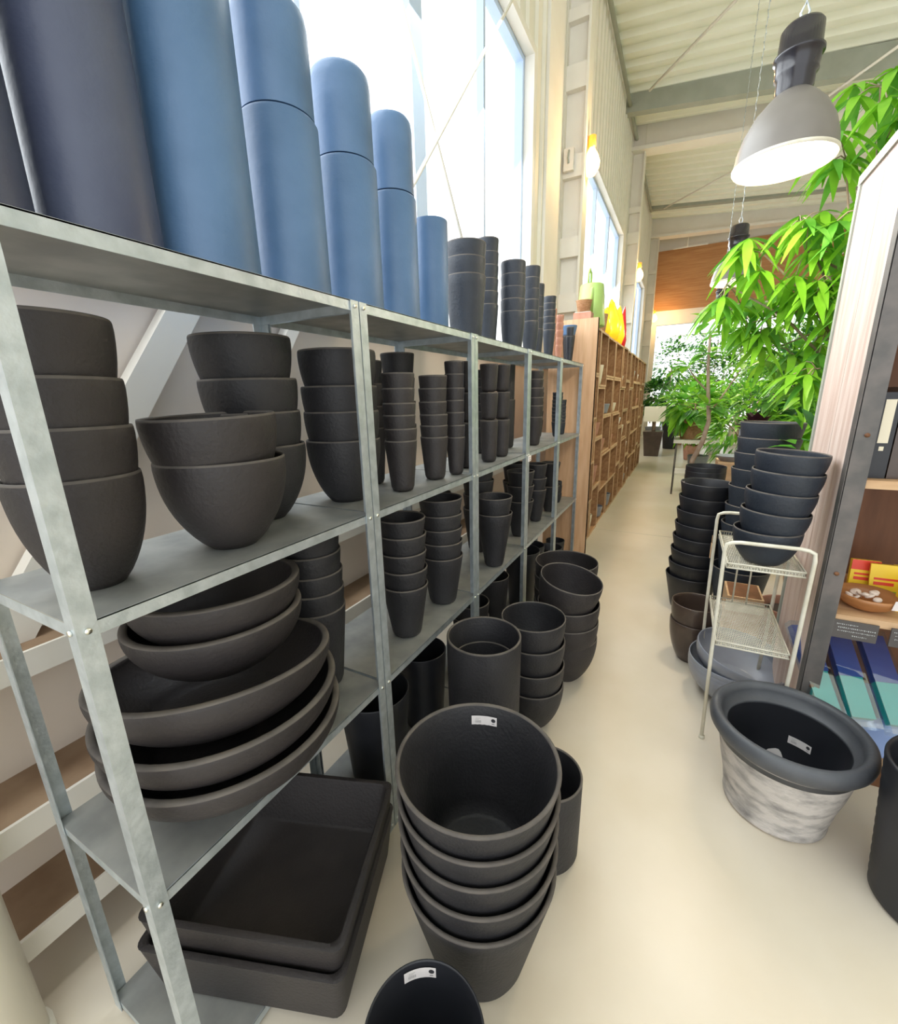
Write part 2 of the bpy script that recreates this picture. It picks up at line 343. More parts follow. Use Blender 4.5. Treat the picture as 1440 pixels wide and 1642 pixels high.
# ------------------------------------------------------------------ pots
ORD = ['lowest', 'second lowest', 'third lowest', 'fourth lowest', 'fifth lowest', 'sixth lowest', 'seventh lowest', 'eighth lowest', 'ninth lowest']
def prof(h, rt_, rb, style, th=.008, top=True):
    o = []; n = 12
    if style == 'taper':
        c = min(.02, h*.12)
        o = [(0, 0), (rb-c, 0), (rb-c*.3, c*.25), (rb, c)]
        o += [(rb+(rt_-rb)*t, c+(h-c)*t) for t in [i/6 for i in range(1, 6)]]
    elif style in ('bowl', 'egg'):
        p = 2.2 if style == 'bowl' else 1.7
        o = [(0, 0), (rb*.96, 0)]
        for i in range(0, n):
            t = i/n; u = (1-(1-t)**p)**(1/1.15 if style == 'bowl' else 1); o.append((rb+(rt_-rb)*u, h*t))
    elif style == 'straight':
        c = .02; o = [(0, 0), (rb-c, 0), (rb-c*.3, c*.3), (rb, c), (rb+(rt_-rb)*.5, h*.5)]
    rim = [(rt_-.001, h-.006), (rt_-.002, h-.002), (rt_-th*.4, h), (rt_-th*.8, h-.0008), (rt_-th, h-.005)]
    inn = []
    for r_, z in reversed(o[3:] if style not in ('bowl', 'egg') else o[3:]):
        if z > th*1.5 and z < h-.01: inn.append((max(r_-th, .001), z))
    bz = th*1.2
    inn.append((max(inn[-1][0]*.97, .001), bz+.004)); inn += [(inn[-1][0]*.9, bz), (0, bz)]
    return o+rim+inn
PM = {}
def pot(name, loc, h, rt_, rb, style, mt, label, group=None, tilt=(0, 0), th=.008, inv=False, cat='planter', n=48, twist=0):
    key = (round(h, 3), rt_, rb, style, mt.name, th, inv, n)
    if key in PM: me = PM[key]; o = bpy.data.objects.new(name, me); COL.objects.link(o)
    else:
        b = MB(); P_ = prof(h, rt_, rb, style, th)
        if inv: P_ = [(r_, h-z) for r_, z in P_][::-1]
        b.lathe(P_, mt, n)
        if mt in (POT, POTW, POTS) and not inv:
            k_ = b.m(DUST)
            for fi, f_ in enumerate(b.f):
                if min(b.v[q][2] for q in f_) > h-.0065: b.mi[fi] = k_
        o = b.build(name); PM[key] = o.data
    o.location = loc; o.rotation_euler = (tilt[0], tilt[1], twist)
    return tag(o, label, cat, group)
def stack(desc, X, Y, zb, zr, rt_, rb, style='taper', mt=POT, name='planter', lean=(0, 0), cat='planter', group=None, th=.008, jit=.002, n=48, kinds=None):
    """zr: rim heights from the lowest pot upwards"""
    h = zr[0]-zb; out = []
    rnd = random.Random(hash((round(X*100), round(Y*100))) & 0xffff)
    N = len(zr)
    for i, z in enumerate(zr):
        bz = z-h; dx = lean[0]*(z-zr[0])+(rnd.uniform(-jit, jit) if i else 0); dy = lean[1]*(z-zr[0])+(rnd.uniform(-jit, jit) if i else 0)
        if N == 1: lab = desc
        else: lab = '%s of the %s' % ('topmost' if i == N-1 else ORD[i], desc)
        if len(lab.split()) > 16: print('LONG', lab)
        tl = (0, 0) if i == 0 else (-lean[1]*.6+0, lean[0]*.6)
        out.append(pot(name, (X+dx, Y+dy, bz+.0008), h, rt_, rb, style, mt, lab, group or ('stacked '+desc if N > 1 else None), tilt=tl, th=th, n=n, cat=cat))
    return out
def price_label(parent, r, z, ang, wd=.045, hh=.02, tear=False):
    """curved paper label on the inside wall of a pot"""
    b = MB()
    def patch(a0, a1, z0, z1, off, mt, n=6):
        vs = []; 
        for i in range(n+1):
            a = ang+(a0+(a1-a0)*i/n)/r
            for zz in (z0, z1): vs.append(((r-off)*math.cos(a), (r-off)*math.sin(a), z+zz))
        b.add(vs, [(2*i, 2*i+1, 2*i+3, 2*i+2) for i in range(n)], mt)
    W2, H2 = wd/2, hh/2
    patch(-W2, W2, -H2, H2, .002, PAPER)
    k = -1
    for i in range(9):      # barcode
        u = W2*(.72-.055*i); patch(u-.0006*1, u, -H2*.55, -H2*.0, .0027, INK, 1)
    for j, (s, e) in enumerate(((.7, .3), (.7, .42))): patch(W2*e, W2*s, H2*(.45-.28*j), H2*(.5-.28*j), .0027, GREYB, 1)
    # round black emblem
    vs = []; c0 = -W2*.72
    for i in range(16):
        a = 2*PI*i/16; aa = ang+(c0+H2*.42*math.cos(a))/r; vs.append(((r-.0027)*math.cos(aa), (r-.0027)*math.sin(aa), z+H2*.2+H2*.42*math.sin(a)))
    b.add(vs, [tuple(range(16))], INK)
    patch(-W2*.82, -W2*.6, -H2*.62, -H2*.5, .0027, INK, 1)
    o = b.build('price_label', parent); o['label'] = 'small white price label with barcode and round black mark'
    return o
def lin(a, c, n): return [a+(c-a)*i/(n-1) for i in range(n)]
SH = 2.102; S2 = 1.417; S3 = .728
# --- top shelf: tall cylinders, each a lower planter and an upturned one on it
GT = 'tall cylinder planters with painted flare haze on top of the racks'
nm = ['leftmost', 'second', 'third', 'fourth', 'fifth', 'sixth']
tall = [(.345, .116), (.583, .108), (.825, .124), (1.115, .112), (1.405, .11), (1.69, .098)]
for i, (y, r_) in enumerate(tall):
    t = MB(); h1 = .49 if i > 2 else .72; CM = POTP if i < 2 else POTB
    pf = [(0, .012), (r_-.02, .012), (r_-.008, .0), (r_, 0), (r_*1.0, .02), (r_*1.0, h1-.012), (r_-.006, h1-.003), (r_-.02, h1), (0, h1)]
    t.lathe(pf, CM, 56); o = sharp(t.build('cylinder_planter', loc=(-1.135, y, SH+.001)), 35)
    tag(o, 'lower cylinder planter with painted flare haze, %s on the top shelf from the left' % nm[i], 'planter', GT)
    r2_ = r_*.93; h2 = .262
    t = MB(); pf = [(0, .01), (r2_-.02, .01), (r2_-.008, 0), (r2_, 0), (r2_, .02), (r2_*.995, h2-.045), (r2_*.96, h2-.018), (r2_*.86, h2-.004), (r2_*.7, h2), (0, h2)]
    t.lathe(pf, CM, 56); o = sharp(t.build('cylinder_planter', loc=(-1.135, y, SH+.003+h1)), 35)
    tag(o, 'rounded upper planter standing on the %s cylinder from the left' % nm[i], 'planter', GT)
stack('single slim planter with painted flare haze beside the tall cylinders', -1.12, 1.967, SH, [2.585], .084, .078, 'straight', POTB, th=.006)
stack('wide slate planters on the second rack top', -1.13, 2.365, SH, [2.44, 2.525, 2.6], .113, .085, 'taper', POTS)
stack('slim slate planters behind the wide slate trio', -1.24, 2.93, SH, lin(2.4, 2.79, 6), .075, .055, 'taper', POTS)
stack('slate pots above the third rack', -1.12, 3.1, SH, lin(2.37, 2.68, 5), .085, .06, 'egg', POTS)
stack('slender slate pots over the third rack end', -1.12, 3.5, SH, lin(2.36, 2.74, 6), .066, .04, 'egg', POTS)
stack('narrow slate pots over the fourth rack start', -1.15, 3.78, SH, lin(2.34, 2.68, 5), .052, .035, 'egg', POTS)
stack('charcoal pots on the fourth rack top', -1.12, 4.04, SH, lin(2.36, 2.63, 6), .055, .035, 'taper', POTS)
stack('pink terracotta pots, left pair member', -1.14, 4.22, SH, lin(2.28, 2.56, 5), .038, .026, 'taper', TERRA, cat='flower pot', name='terracotta_pot')
stack('pink terracotta pots, right pair member', -1.1, 4.33, SH, lin(2.26, 2.52, 5), .036, .024, 'taper', TERRA, cat='flower pot', name='terracotta_pot')
stack('dark slim pots beside the terracotta', -1.02, 4.41, SH, [2.34, 2.42], .035, .022, 'taper', POTS)
stack('black tapered pot under the blue rimmed pot', -1.06, 4.54, SH, [2.36], .06, .04, 'taper', POT)
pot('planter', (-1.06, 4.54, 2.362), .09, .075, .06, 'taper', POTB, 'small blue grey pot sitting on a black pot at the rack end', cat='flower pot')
stack('pink terracotta pot behind the blue grey pot', -1.22, 4.57, SH, [2.5], .085, .05, 'taper', TERRA, cat='flower pot', name='terracotta_pot')
# --- middle shelf
stack('deep bowls at the far left of the middle shelf', -1.13, .428, S2, [1.665, 1.765, 1.86, 1.975], .119, .05, 'bowl', POTW, name='bowl_planter', lean=(-.0, .01))
stack('two charcoal bowls at the middle shelf front', -1.095, .745, S2, [1.662, 1.775], .162, .06, 'bowl', POTW, name='bowl_planter', lean=(.0, -.06))
stack('dark bowls behind the front bowl pair', -1.24, .985, S2, [1.67, 1.775, 1.875, 2.0], .147, .055, 'bowl', POT, name='bowl_planter', lean=(0, -.03))
stack('dark deep bowls beside the double post', -1.165, 1.315, S2, [1.66, 1.765, 1.855, 1.98], .142, .065, 'bowl', POT, name='bowl_planter')
stack('slim tapered pots just right of the double post', -1.05, 1.54, S2, [1.636, 1.686, 1.741, 1.789, 1.847, 1.906], .07, .05, 'taper', POTW)
stack('slim tapered pots in the second rack centre', -1.055, 1.835, S2, [1.626, 1.68, 1.731, 1.789, 1.849, 1.906], .068, .05, 'taper', POTW)
stack('slim tapered pots right side of second rack', -1.015, 1.985, S2, [1.612, 1.672, 1.735, 1.793, 1.851, 1.917, 1.975], .05, .037, 'taper', POTW)
stack('tall dark pots behind the slim pots, left', -1.28, 1.62, S2, lin(1.68, 1.97, 4), .08, .06, 'taper', POT)
stack('tall dark pots behind the slim pots, right', -1.28, 1.88, S2, lin(1.68, 2.02, 4), .085, .06, 'taper', POT)
def column_pots(desc, X, Y, zs, r_, mt=POTW):
    for i, (a, c) in enumerate(zip(zs, zs[1:])):
        pot('cylinder_planter', (X, Y, a+.001), c-a-.002, r_, r_*.82, 'taper', mt, '%s slim pot of the %s' % (['lowest', 'middle', 'topmost'][i], desc), 'slim pots standing on one another in the third rack', th=.005)
column_pots('three-high column nearest the third rack post', -1.05, 2.2, [S2, 1.67, 1.83, 1.99], .05)
column_pots('three-high column in the third rack centre', -1.03, 2.46, [S2, 1.67, 1.83, 1.99], .055)
column_pots('three-high column right of the third rack centre', -1.05, 2.72, [S2, 1.66, 1.834, 2.0], .055)
stack('dark narrow pots deep in the third rack', -1.25, 2.82, S2, lin(1.6, 1.98, 8), .06, .045, 'taper', POT)
stack('pots filling the third rack back corner', -1.27, 2.58, S2, lin(1.62, 1.98, 5), .07, .05, 'taper', POT)
stack('slim pots in the fourth rack front', -1.05, 3.43, S2, [1.643, 1.73, 1.792, 1.863, 1.929, 1.99], .07, .05, 'taper', POTW)
stack('tall straight pots behind in the fourth rack', -1.2, 3.2, S2, [1.78, 2.03], .07, .06, 'straight', POT)
stack('dark pots at the fourth rack right end', -1.12, 3.68, S2, lin(1.64, 1.98, 6), .06, .045, 'taper', POT)
stack('slim pots in the fifth rack front', -1.06, 4.2, S2, lin(1.56, 1.83, 9), .05, .035, 'taper', POTS)
stack('black pots behind in the fifth rack', -1.22, 4.1, S2, lin(1.58, 1.88, 8), .055, .04, 'taper', POT)
stack('small pots at the fifth rack right end', -1.08, 4.48, S2, lin(1.54, 1.76, 8), .04, .03, 'taper', POTS)
# --- lower open shelf
def bigbowl(loc, h, r_, rb, tl, lab, th=.022):
    return pot('round_bowl_planter', loc, h, r_, rb, 'bowl', POTW, lab, 'huge round bowls on the nearest rack', tilt=tl, th=th, n=72)
bigbowl((-1.12, .66, S3+.001), .185, .322, .13, (0, 0), 'bottom giant brown black round bowl on the nearest rack')
bigbowl((-1.122, .655, S3+.085), .185, .322, .13, (-.03, -.03), 'second giant round bowl from the bottom on the nearest rack')
bigbowl((-1.128, .655, S3+.175), .185, .32, .13, (-.1, -.12), 'third giant round bowl, tilted, with exposed inside at right')
bigbowl((-1.165, .70, S3+.32), .17, .24, .11, (-.03, -.03), 'smaller round bowl nested in the tilted giant bowl')
bigbowl((-1.17, .715, S3+.402), .17, .235, .11, (-.03, -.03), 'topmost smaller round bowl right under the middle shelf')
stack('tapered pots right of the giant bowls', -1.16, 1.075, S3, [1.06, 1.135, 1.205, 1.28, 1.36], .112, .08, 'taper', POT)
stack('tapered pots left in the second rack', -1.06, 1.53, S3, [.985, 1.065, 1.145, 1.225, 1.3], .108, .07, 'taper', POT)
stack('tapered pots right in the second rack', -1.067, 1.9, S3, [1.0, 1.08, 1.155, 1.23, 1.31], .114, .074, 'taper', POT)
stack('two wide tapered pots in the third rack', -1.01, 2.5, S3, [1.09, 1.195], .118, .062, 'taper', POT)
stack('dark pots behind the wide pair, left', -1.26, 2.2, S3, [1.06, 1.16, 1.26], .09, .06, 'taper', POT)
stack('dark pots behind the wide pair, right', -1.22, 2.72, S3, [1.05, 1.15, 1.25, 1.34], .11, .07, 'taper', POT)
cs = stack('tapered pots in the fourth rack front', -1.065, 3.17, S3, [1.02, 1.14, 1.25], .108, .06, 'taper', POT)
stack('tapered pots in the fourth rack behind', -1.2, 3.42, S3, [1.0, 1.12, 1.27], .1, .06, 'taper', POT)
stack('tapered pots at the fourth rack right end', -1.07, 3.62, S3, [1.02, 1.12, 1.24], .09, .05, 'taper', POT)
stack('small tapered pots in the fifth rack', -1.05, 4.0, S3, [.98, 1.2], .09, .05, 'taper', POT)
stack('little round black pots in the fifth rack', -1.08, 4.38, S3, [.83, .87, .91, .95], .055, .035, 'bowl', POTK)
c = MB(); c.box(-.01, .01, -.03, .03, 0, .04, PAPER); c.box(.0101, .0105, -.02, .02, .01, .014, INK); c.box(.0101, .0105, -.02, .01, .022, .026, INK)
tag(c.build('shelf_tag', loc=(-.94, 2.97, 1.355)), 'small white tag hanging from the fourth rack shelf edge', 'tag')

# --- rectangular trays under the nearest rack
def tray(L, W, H, th, mt):
    b = MB(); t = .03
    def ring(sx_, sy_, z, rad=.03, n=5):
        out = []
        for cx, cy, a0 in ((sx_-rad, sy_-rad, 0), (-sx_+rad, sy_-rad, 90), (-sx_+rad, -sy_+rad, 180), (sx_-rad, -sy_+rad, 270)):
            for k in range(n): a = math.radians(a0+90*k/(n-1)); out.append((cx+rad*math.cos(a), cy+rad*math.sin(a), z))
        return out
    rings = [ring(L/2-t, W/2-t, 0), ring(L/2-t*.9, W/2-t*.9, .008), ring(L/2-.003, W/2-.003, H-.008), ring(L/2-.001, W/2-.001, H-.002), ring(L/2-.006, W/2-.006, H), ring(L/2-th+.004, W/2-th+.004, H), ring(L/2-th, W/2-th, H-.006), ring(L/2-t-th, W/2-t-th, th+.01), ring(L/2-t-th-.01, W/2-t-th-.01, th)]
    N = len(rings[0]); vs = [v for r_ in rings for v in r_]
    fs = [(i*N+k, i*N+(k+1) % N, (i+1)*N+(k+1) % N, (i+1)*N+k) for i in range(len(rings)-1) for k in range(N)]
    fs += [tuple(range(N))[::-1], tuple((len(rings)-1)*N+k for k in range(N))]
    b.add(vs, fs, mt, True); return b
TR = math.radians(20)
def corner_loc(cx, cy, L, W): # near right corner -> centre
    u = Vector((math.cos(TR), math.sin(TR))); v = Vector((-math.sin(TR), math.cos(TR)))
    return Vector((cx, cy))-u*(L/2)+v*(W/2)
p = corner_loc(-.673, .579, .64, .55)
o = tray(.64, .55, .22, .022, POTW).build('planter_trough', loc=(p.x, p.y, .13)); o.rotation_euler = (0, 0, TR); sharp(o, 50); tag(o, 'upper large rectangular dark trough, open top, on the floor by the nearest rack', 'planter')
o = tray(.65, .56, .21, .022, POTW).build('planter_trough', loc=(p.x, p.y-.012, .045)); o.rotation_euler = (0, 0, TR); sharp(o, 50); tag(o, 'lower rectangular dark trough beneath the other one', 'planter')
# --- pots on the floor under and in front of the racks
e1 = stack('five giant tapered pots at the front of the aisle', -.435, .953, 0, [.405, .5, .6, .69, .775], .243, .155, 'taper', POT, th=.014, n=72, jit=.001)
price_label(e1[-1], .2155, .405-.05, math.radians(108), .088, .036)
e2 = stack('small open black pot at the bottom edge of the photo', -.385, .535, 0, [.385], .144, .11, 'taper', POTK, th=.008, n=64)
price_label(e2[0], .1325, .385-.032, math.radians(126), .085, .036)
stack('grey black cylinder pot half hidden behind the giant stack', -.335, 1.385, 0, [.377], .139, .135, 'straight', POT, n=64, th=.01)
o = stack('charcoal cylinder pot standing in front of the second rack', -.712, 1.64, 0, [.745], .173, .165, 'straight', POT, n=64, th=.012)
pot('planter', (-.712, 1.64, .02), .6, .15, .14, 'straight', POT, 'smaller pot standing inside the charcoal cylinder pot', n=48)
stack('four rounded pots left of the tilted pots', -.6, 2.06, 0, [.27, .39, .53, .66], .172, .08, 'bowl', POT, n=64, lean=(-.01, .0), name='bowl_planter')
e6 = stack('four rounded pots with the tilted top rim', -.527, 2.56, 0, [.31, .44, .56, .7], .19, .08, 'bowl', POTW, n=64, lean=(.02, -.08), name='bowl_planter')
e6[-1].rotation_euler = (.05, .19, 0); e6[-1].location = (-.56, 2.52, .42)
stack('rounded pots behind the tilted rim stack', -.645, 2.99, 0, [.34, .44, .54, .64], .222, .1, 'bowl', POTW, n=56, name='bowl_planter')
stack('big dark pot under the nearest rack end', -1.15, 1.36, S2-S2+.042, [.5], .165, .13, 'taper', POTK)
stack('dark pot on the bottom shelf of the second rack', -1.12, 1.745, .042, [.5], .13, .105, 'taper', POTK)
stack('nested dark pots under the third rack, left', -1.09, 2.3, .042, [.44, .54], .12, .08, 'taper', POT)
stack('dark pot under the third rack, right', -1.12, 2.72, .042, [.55], .13, .09, 'taper', POT)
stack('round black pot under the fourth rack', -1.08, 3.3, .042, [.56], .15, .1, 'taper', POTK)
stack('black pot under the fourth rack end', -1.1, 3.62, .042, [.5], .12, .08, 'taper', POTK)
stack('short dark pots under the fifth rack', -1.05, 4.1, .042, [.25, .33], .12, .08, 'taper', POTK)
stack('small dark pot under the fifth rack end', -1.08, 4.42, .042, [.3], .1, .08, 'taper', POTK)

# ------------------------------------------------------------------ wooden end panel and crate wall
b = MB(); b.box(-1.3, -.82, 4.71, 4.77, 0, 2.53, WOODV); b.box(-.862, -.82, 4.705, 4.775, 0, 2.53, WOODV); tag(b.build('end_panel'), 'pale wooden end panel between steel racks and crates', 'panel')
b = MB()
b.box(-1.29, -.98, 4.699, 4.709, 0, .001, DARKW); b = None
def crate(W, H, D=.33):
    """open-fronted slatted crate lying on its side; origin at bottom front corner, opening towards +X"""
    b = MB(); t = .014
    b.box(-D, 0, 0, t, 0, H, WOOD); b.box(-D, 0, W-t, W, 0, H, WOOD)
    b.box(-D, 0, t, W-t, 0, t, WOOD); b.box(-D, 0, t, W-t, H-t, H, WOOD)
    n = 4
    for k in range(n): b.box(-D, -D+.008, t, W-t, t+k*(H-2*t)/n+.004, t+(k+1)*(H-2*t)/n-.008, WOOD)
    e = t*1.7
    b.box(0, .007, 0, e, 0, H, CRED); b.box(0, .007, W-e, W, 0, H, CRED); b.box(0, .007, e, W-e, 0, e, CRED); b.box(0, .007, e, W-e, H-e, H, CRED)
    return b
CRG = 'wooden crates stacked as a shelf wall'
rowsA, rowsB = 6, 4
protos = {}
y = 4.80; col_ = 0; widths = ['A', 'B', 'A', 'A', 'B', 'A', 'B', 'A', 'A', 'B', 'A']
cn = ['first', 'second', 'third', 'fourth', 'fifth', 'sixth', 'seventh', 'eighth', 'ninth', 'tenth', 'eleventh', 'twelfth', 'thirteenth', 'fourteenth', 'fifteenth']
rn = ['bottom', 'second', 'third', 'fourth', 'fifth', 'top']
crate_cols = []
for ci, k in enumerate(widths):
    W, H, R_ = (.77, .505, 5) if k == 'A' else (.56, .631, 4)
    for j in range(R_):
        if k not in protos: o = crate(W-.006, H-.004).build('wooden_crate'); protos[k] = o
        else: o = protos[k].copy(); COL.objects.link(o)
        rnd = random.Random(ci*10+j)
        o.location = (-.92-rnd.uniform(0, .03), y, j*H+.001)
        o['label'] = 'brown wooden crate, %s row up, %s column past the end panel' % ('bottom' if j == 0 else ('top' if j == R_-1 else rn[j]), cn[ci]); o['category'] = 'crate'; o['group'] = CRG
    crate_cols.append((y, W, H, R_)); y += W+.004
# things in the crates
yc, W, H, R_ = crate_cols[0]
for i, (j, n_) in enumerate(((4, 2), (3, 4), (2, 3), (0, 3))):
    nmr = {4: 'top', 3: 'fourth', 2: 'third', 0: 'bottom'}[j]
    stack('white felt pots in the %s crate of the first column' % nmr, -1.04, yc+.2+.02*i, j*H+.018, lin(j*H+.018+.17, j*H+.018+.17+.06*(n_-1), n_), .105, .085, 'taper', WFAB, cat='plant pot', name='felt_pot', n=32)
stack('low black bowls in the second crate up', -1.0, yc+.3, H+.018, lin(H+.1, H+.25, 4), .12, .06, 'bowl', POTK, name='bowl_planter', n=32)
rnd = random.Random(4)
names = [('white', CREAMW), ('white', WFAB), ('grey', POTG), ('white', WFAB), ('terracotta', TERRA)]
cnt = 0
for ci in range(1, 11):
    yc, W, H, R_ = crate_cols[ci]
    for j in range(R_):
        if rnd.random() < .5:
            nn, mt = names[rnd.randrange(5)]
            hh = rnd.uniform(.12, .26); rr = rnd.uniform(.07, .11)
            pot('flower_pot', (-1.03, yc+W*rnd.uniform(.4, .6), j*H+.0245), hh, rr, rr*.75, 'taper', mt, '%s flower pot in crate row %s of the %s crate column' % (nn, rn[j], cn[ci]), 'flower pots kept in the crates', n=28, cat='flower pot')
zt = 2.53
# watering can on the crates
r = empty('watering_can', (-1.02, 5.35, zt), 'tall pale green watering can on top of the crates', 'watering can')
b = MB(); b.lathe([(0, 0), (.15, 0), (.155, .02), (.125, .42), (.12, .43), (.1, .44), (0, .44)], GREENC, 32); b.build('body', r)
b = MB(); b.tube([(-.02, -.1, .42), (-.02, -.12, .52), (-.02, -.06, .58), (-.02, .02, .55), (-.02, .04, .44)], .012, GREENC); b.build('handle', r)
b = MB(); b.tube([(.02, -.13, .1), (.05, -.24, .26), (.06, -.3, .34)], [.028, .02, .016], GREENC); b.build('spout', r)
b = MB(); b.box(-.09, .09, -.07, .07, 0, .1, TERRA); b.box(-.08, .08, -.06, .06, .1, .105, WFAB); tag(b.build('clay_block', loc=(-1.03, 5.02, zt)), 'low red brown clay box beside the green watering can', 'box')
b = MB(); b.lathe([(0, 0), (.06, 0), (.08, .11), (.085, .115), (.075, .115), (0, .1)], WICKER, 24); tag(b.build('clay_dish', loc=(-1.03, 5.02, zt+.106)), 'small brown clay dish stacked on the red brown clay box', 'dish')
def flame(loc, h, mt, lab, sgn=1, rr=.1):
    b = MB(); pts = [(0, sgn*.0, 0), (0, sgn*.02, h*.2), (0, -sgn*.02, h*.45), (0, -sgn*.0, h*.7), (0, sgn*.07, h*.9), (0, sgn*.12, h)]
    b.tube(pts, [rr*.7, rr, rr*.9, rr*.6, rr*.3, rr*.08], mt, 16); tag(b.build('glass_ornament', loc=loc), lab, 'ornament')
flame((-1.0, 6.2, zt), .36, YEL, 'shorter yellow flame shaped vessel on the crates', 1, .08); flame((-1.0, 6.75, zt), .5, YEL, 'taller yellow flame shaped vessel on the crates', -1, .13); flame((-1.0, 7.35, zt), .55, YEL, 'yellow vessel next to the red one on the crates', 1, .11); flame((-1.02, 8.1, zt), .66, REDG, 'curling red vessel on the crates', 1, .07)
pot('flower_pot', (-1.0, 5.85, zt+.001), .2, .09, .07, 'taper', WICKER, 'brown pot between green can and yellow vessels', cat='flower pot', n=28)

# ------------------------------------------------------------------ lamps
def pendant(loc, top, lab, R_=.245):
    r = empty('pendant_lamp', loc, lab, 'pendant lamp', 'grey industrial pendant lamps over the aisle')
    s = R_/.245; b = MB()
    outer = [(.245, 0), (.247, .015), (.243, .03), (.235, .09), (.21, .17), (.165, .25), (.11, .31), (.08, .335)]
    inner = [(.072, .33), (.105, .30), (.16, .24), (.203, .165), (.228, .088), (.237, .03), (.240, .004), (.245, 0)]
    b.lathe([(x*s, z*s) for x, z in outer+inner], LAMPG, 56); sh_ = b.build('lamp_shade', r)
    b = MB(); b.lathe([(.2445*s, -.001), (.2495*s, .006), (.2495*s, .016), (.2445*s, .02)], CREAMM, 56); b.build('rim', sh_)
    b = MB(); b.lathe([(0, .10*s), (.222*s, .10*s)][::-1]+[(0, .104*s)], GLOW, 40); b.build('diffuser', r)
    b = MB(); b.lathe([(.078*s, .325*s), (.088*s, .35*s), (.088*s, .40*s), (.1*s, .415*s), (.1*s, .425*s), (.102*s, .49*s), (.114*s, .495*s), (.114*s, .51*s), (.1*s, .515*s), (.096*s, .62*s), (.085*s, .635*s), (0, .64*s)], LAMPK, 40); b.build('lamp_housing', r)
    b = MB(); b.tube([(.0, 0, .64*s), (.02, 0, .69*s), (0, 0, .74*s), (-.02, 0, .69*s), (0, 0, .64*s)], .006, STEEL, 6); b.build('hook', r)
    b = MB(); z = .73*s; k = 0
    while z < top-loc[2]: 
        e = min(z+.07, top-loc[2]); dx = .008 if k % 2 else 0; b.tube([(dx, .008-dx, z), (-dx, -.008+dx, e+.01)], .004, STEEL, 5); z = e; k += 1
        if e >= top-loc[2]-1e-4: break
    b.build('chain', r)
    l = bpy.data.lights.new('lamp_light', 'POINT'); l.energy = 35; l.color = (1, .85, .65); l.shadow_soft_size = .12
    lo = bpy.data.objects.new('lamp_light', l); COL.objects.link(lo); lo.parent = r; lo.location = (0, 0, .03)
pendant((.36, 3.45, 3.04), 8.0, 'nearest and largest grey pendant lamp on a chain'); pendant((.385, 6.9, 3.1), 8.0, 'second pendant lamp in front of the timber beam'); pendant((.43, 10.35, 3.12), 8.0, 'farthest small pendant lamp partly behind leaves')
def wallbulb(loc, lab):
    r = empty('wall_bulb', loc, lab, 'wall lamp', 'glowing bulbs on the wall columns'); b = MB()
    b.box(-.06, 0, -.05, .05, .02, .3, SHELFW); b.build('holder', r)
    b = MB(); b.lathe([(0, .3), (.05, .3), (.05, .18), (.045, .17), (0, .17)], AMBER, 20, Matrix.Translation((.05, 0, 0))); b.build('socket', r)
    b = MB(); b.lathe([(0, -.17), (.06, -.15), (.105, -.07), (.11, 0), (.085, .08), (.05, .14), (.035, .17), (0, .17)], BULB, 24, Matrix.Translation((.05, 0, 0))); b.build('glass_bulb', r)
    l = bpy.data.lights.new('bulb_light', 'POINT'); l.energy = 45; l.color = (1, .62, .28); l.shadow_soft_size = .08
    lo = bpy.data.objects.new('bulb_light', l); COL.objects.link(lo); lo.parent = r; lo.location = (.2, 0, 0)
wallbulb((-1.485, 6.98, 4.83), 'nearest glowing amber bulb on the first column'); wallbulb((-1.485, 13.9, 4.9), 'second glowing amber bulb past the second window'); wallbulb((-1.485, 20.8, 4.75), 'farthest glowing amber bulb under the timber beam')

# ------------------------------------------------------------------ right side: pot stacks
f1 = stack('eight black pots on the aisle floor', .2, 3.98, 0, lin(.31, 1.1, 8), .2, .14, 'taper', POTK, n=64, lean=(.04, 0), th=.01)
price_label(f1[-1], .2-.016, .31-.04, math.radians(170), .08, .045)
stack('tall slate pots behind the wire stand', .5, 3.72, 0, [.52, .72, .86, 1.0, 1.14, 1.265, 1.38, 1.485, 1.59], .19, .11, 'taper', POTS, n=64, lean=(.04, .02), th=.01)
stack('slate pots on the wire stand', .42, 2.5, .985, [1.155, 1.25, 1.345, 1.44, 1.525], .142, .075, 'bowl', POTS, n=64, lean=(.1, .0), name='bowl_planter', th=.007)
stack('brown glazed bowls on the aisle floor', .21, 3.13, 0, [.3, .43], .15, .075, 'bowl', POTBR, n=56, name='bowl_planter', th=.01)
g = stack('smooth grey bowls beneath the wire stand', .43, 2.8, 0, [.2, .225, .25, .3], .25, .11, 'bowl', POTG, n=64, name='bowl_planter', th=.008)
g[-1].rotation_euler = (.05, .16, 0); g[-1].location.z += .01
stack('black nursery pots left of the tall slate stack', .27, 5.25, 0, [.85, .9, .95, 1.0, 1.05], .19, .15, 'taper', POTK, n=48)
# weathered pot
r = empty('weathered_pot', (.53, 2.03, 0), 'large weathered pot with thick dark rim and pale streaked body', 'planter')
b = MB(); b.lathe([(0, 0), (.178, 0), (.19, .01), (.192, .022), (.19, .03), (.205, .12), (.225, .2), (.238, .27), (.242, .31), (.25, .315), (.25, .335), (.235, .34), (.225, .3), (.19, .05), (.17, .02), (0, .02)], WEATH, 72); b.build('body', r)
b = MB(); b.lathe([(.2385, .29), (.243, .29), (.246, .325), (.258, .327), (.272, .333), (.284, .35), (.288, .37), (.284, .39), (.272, .403), (.258, .405), (.246, .395), (.24, .38), (.238, .345), (.216, .343), (.213, .335), (.218, .325), (.243, .325)], WRIM, 72); b.build('rim', r)
b = MB(); b.lathe([(.216, .336), (.212, .28), (.186, .06), (.165, .025), (0, .024)], POTK, 64); ln = b.build('liner', r); ln['label'] = 'black inner wall of the pot'
b = MB(); vs = []
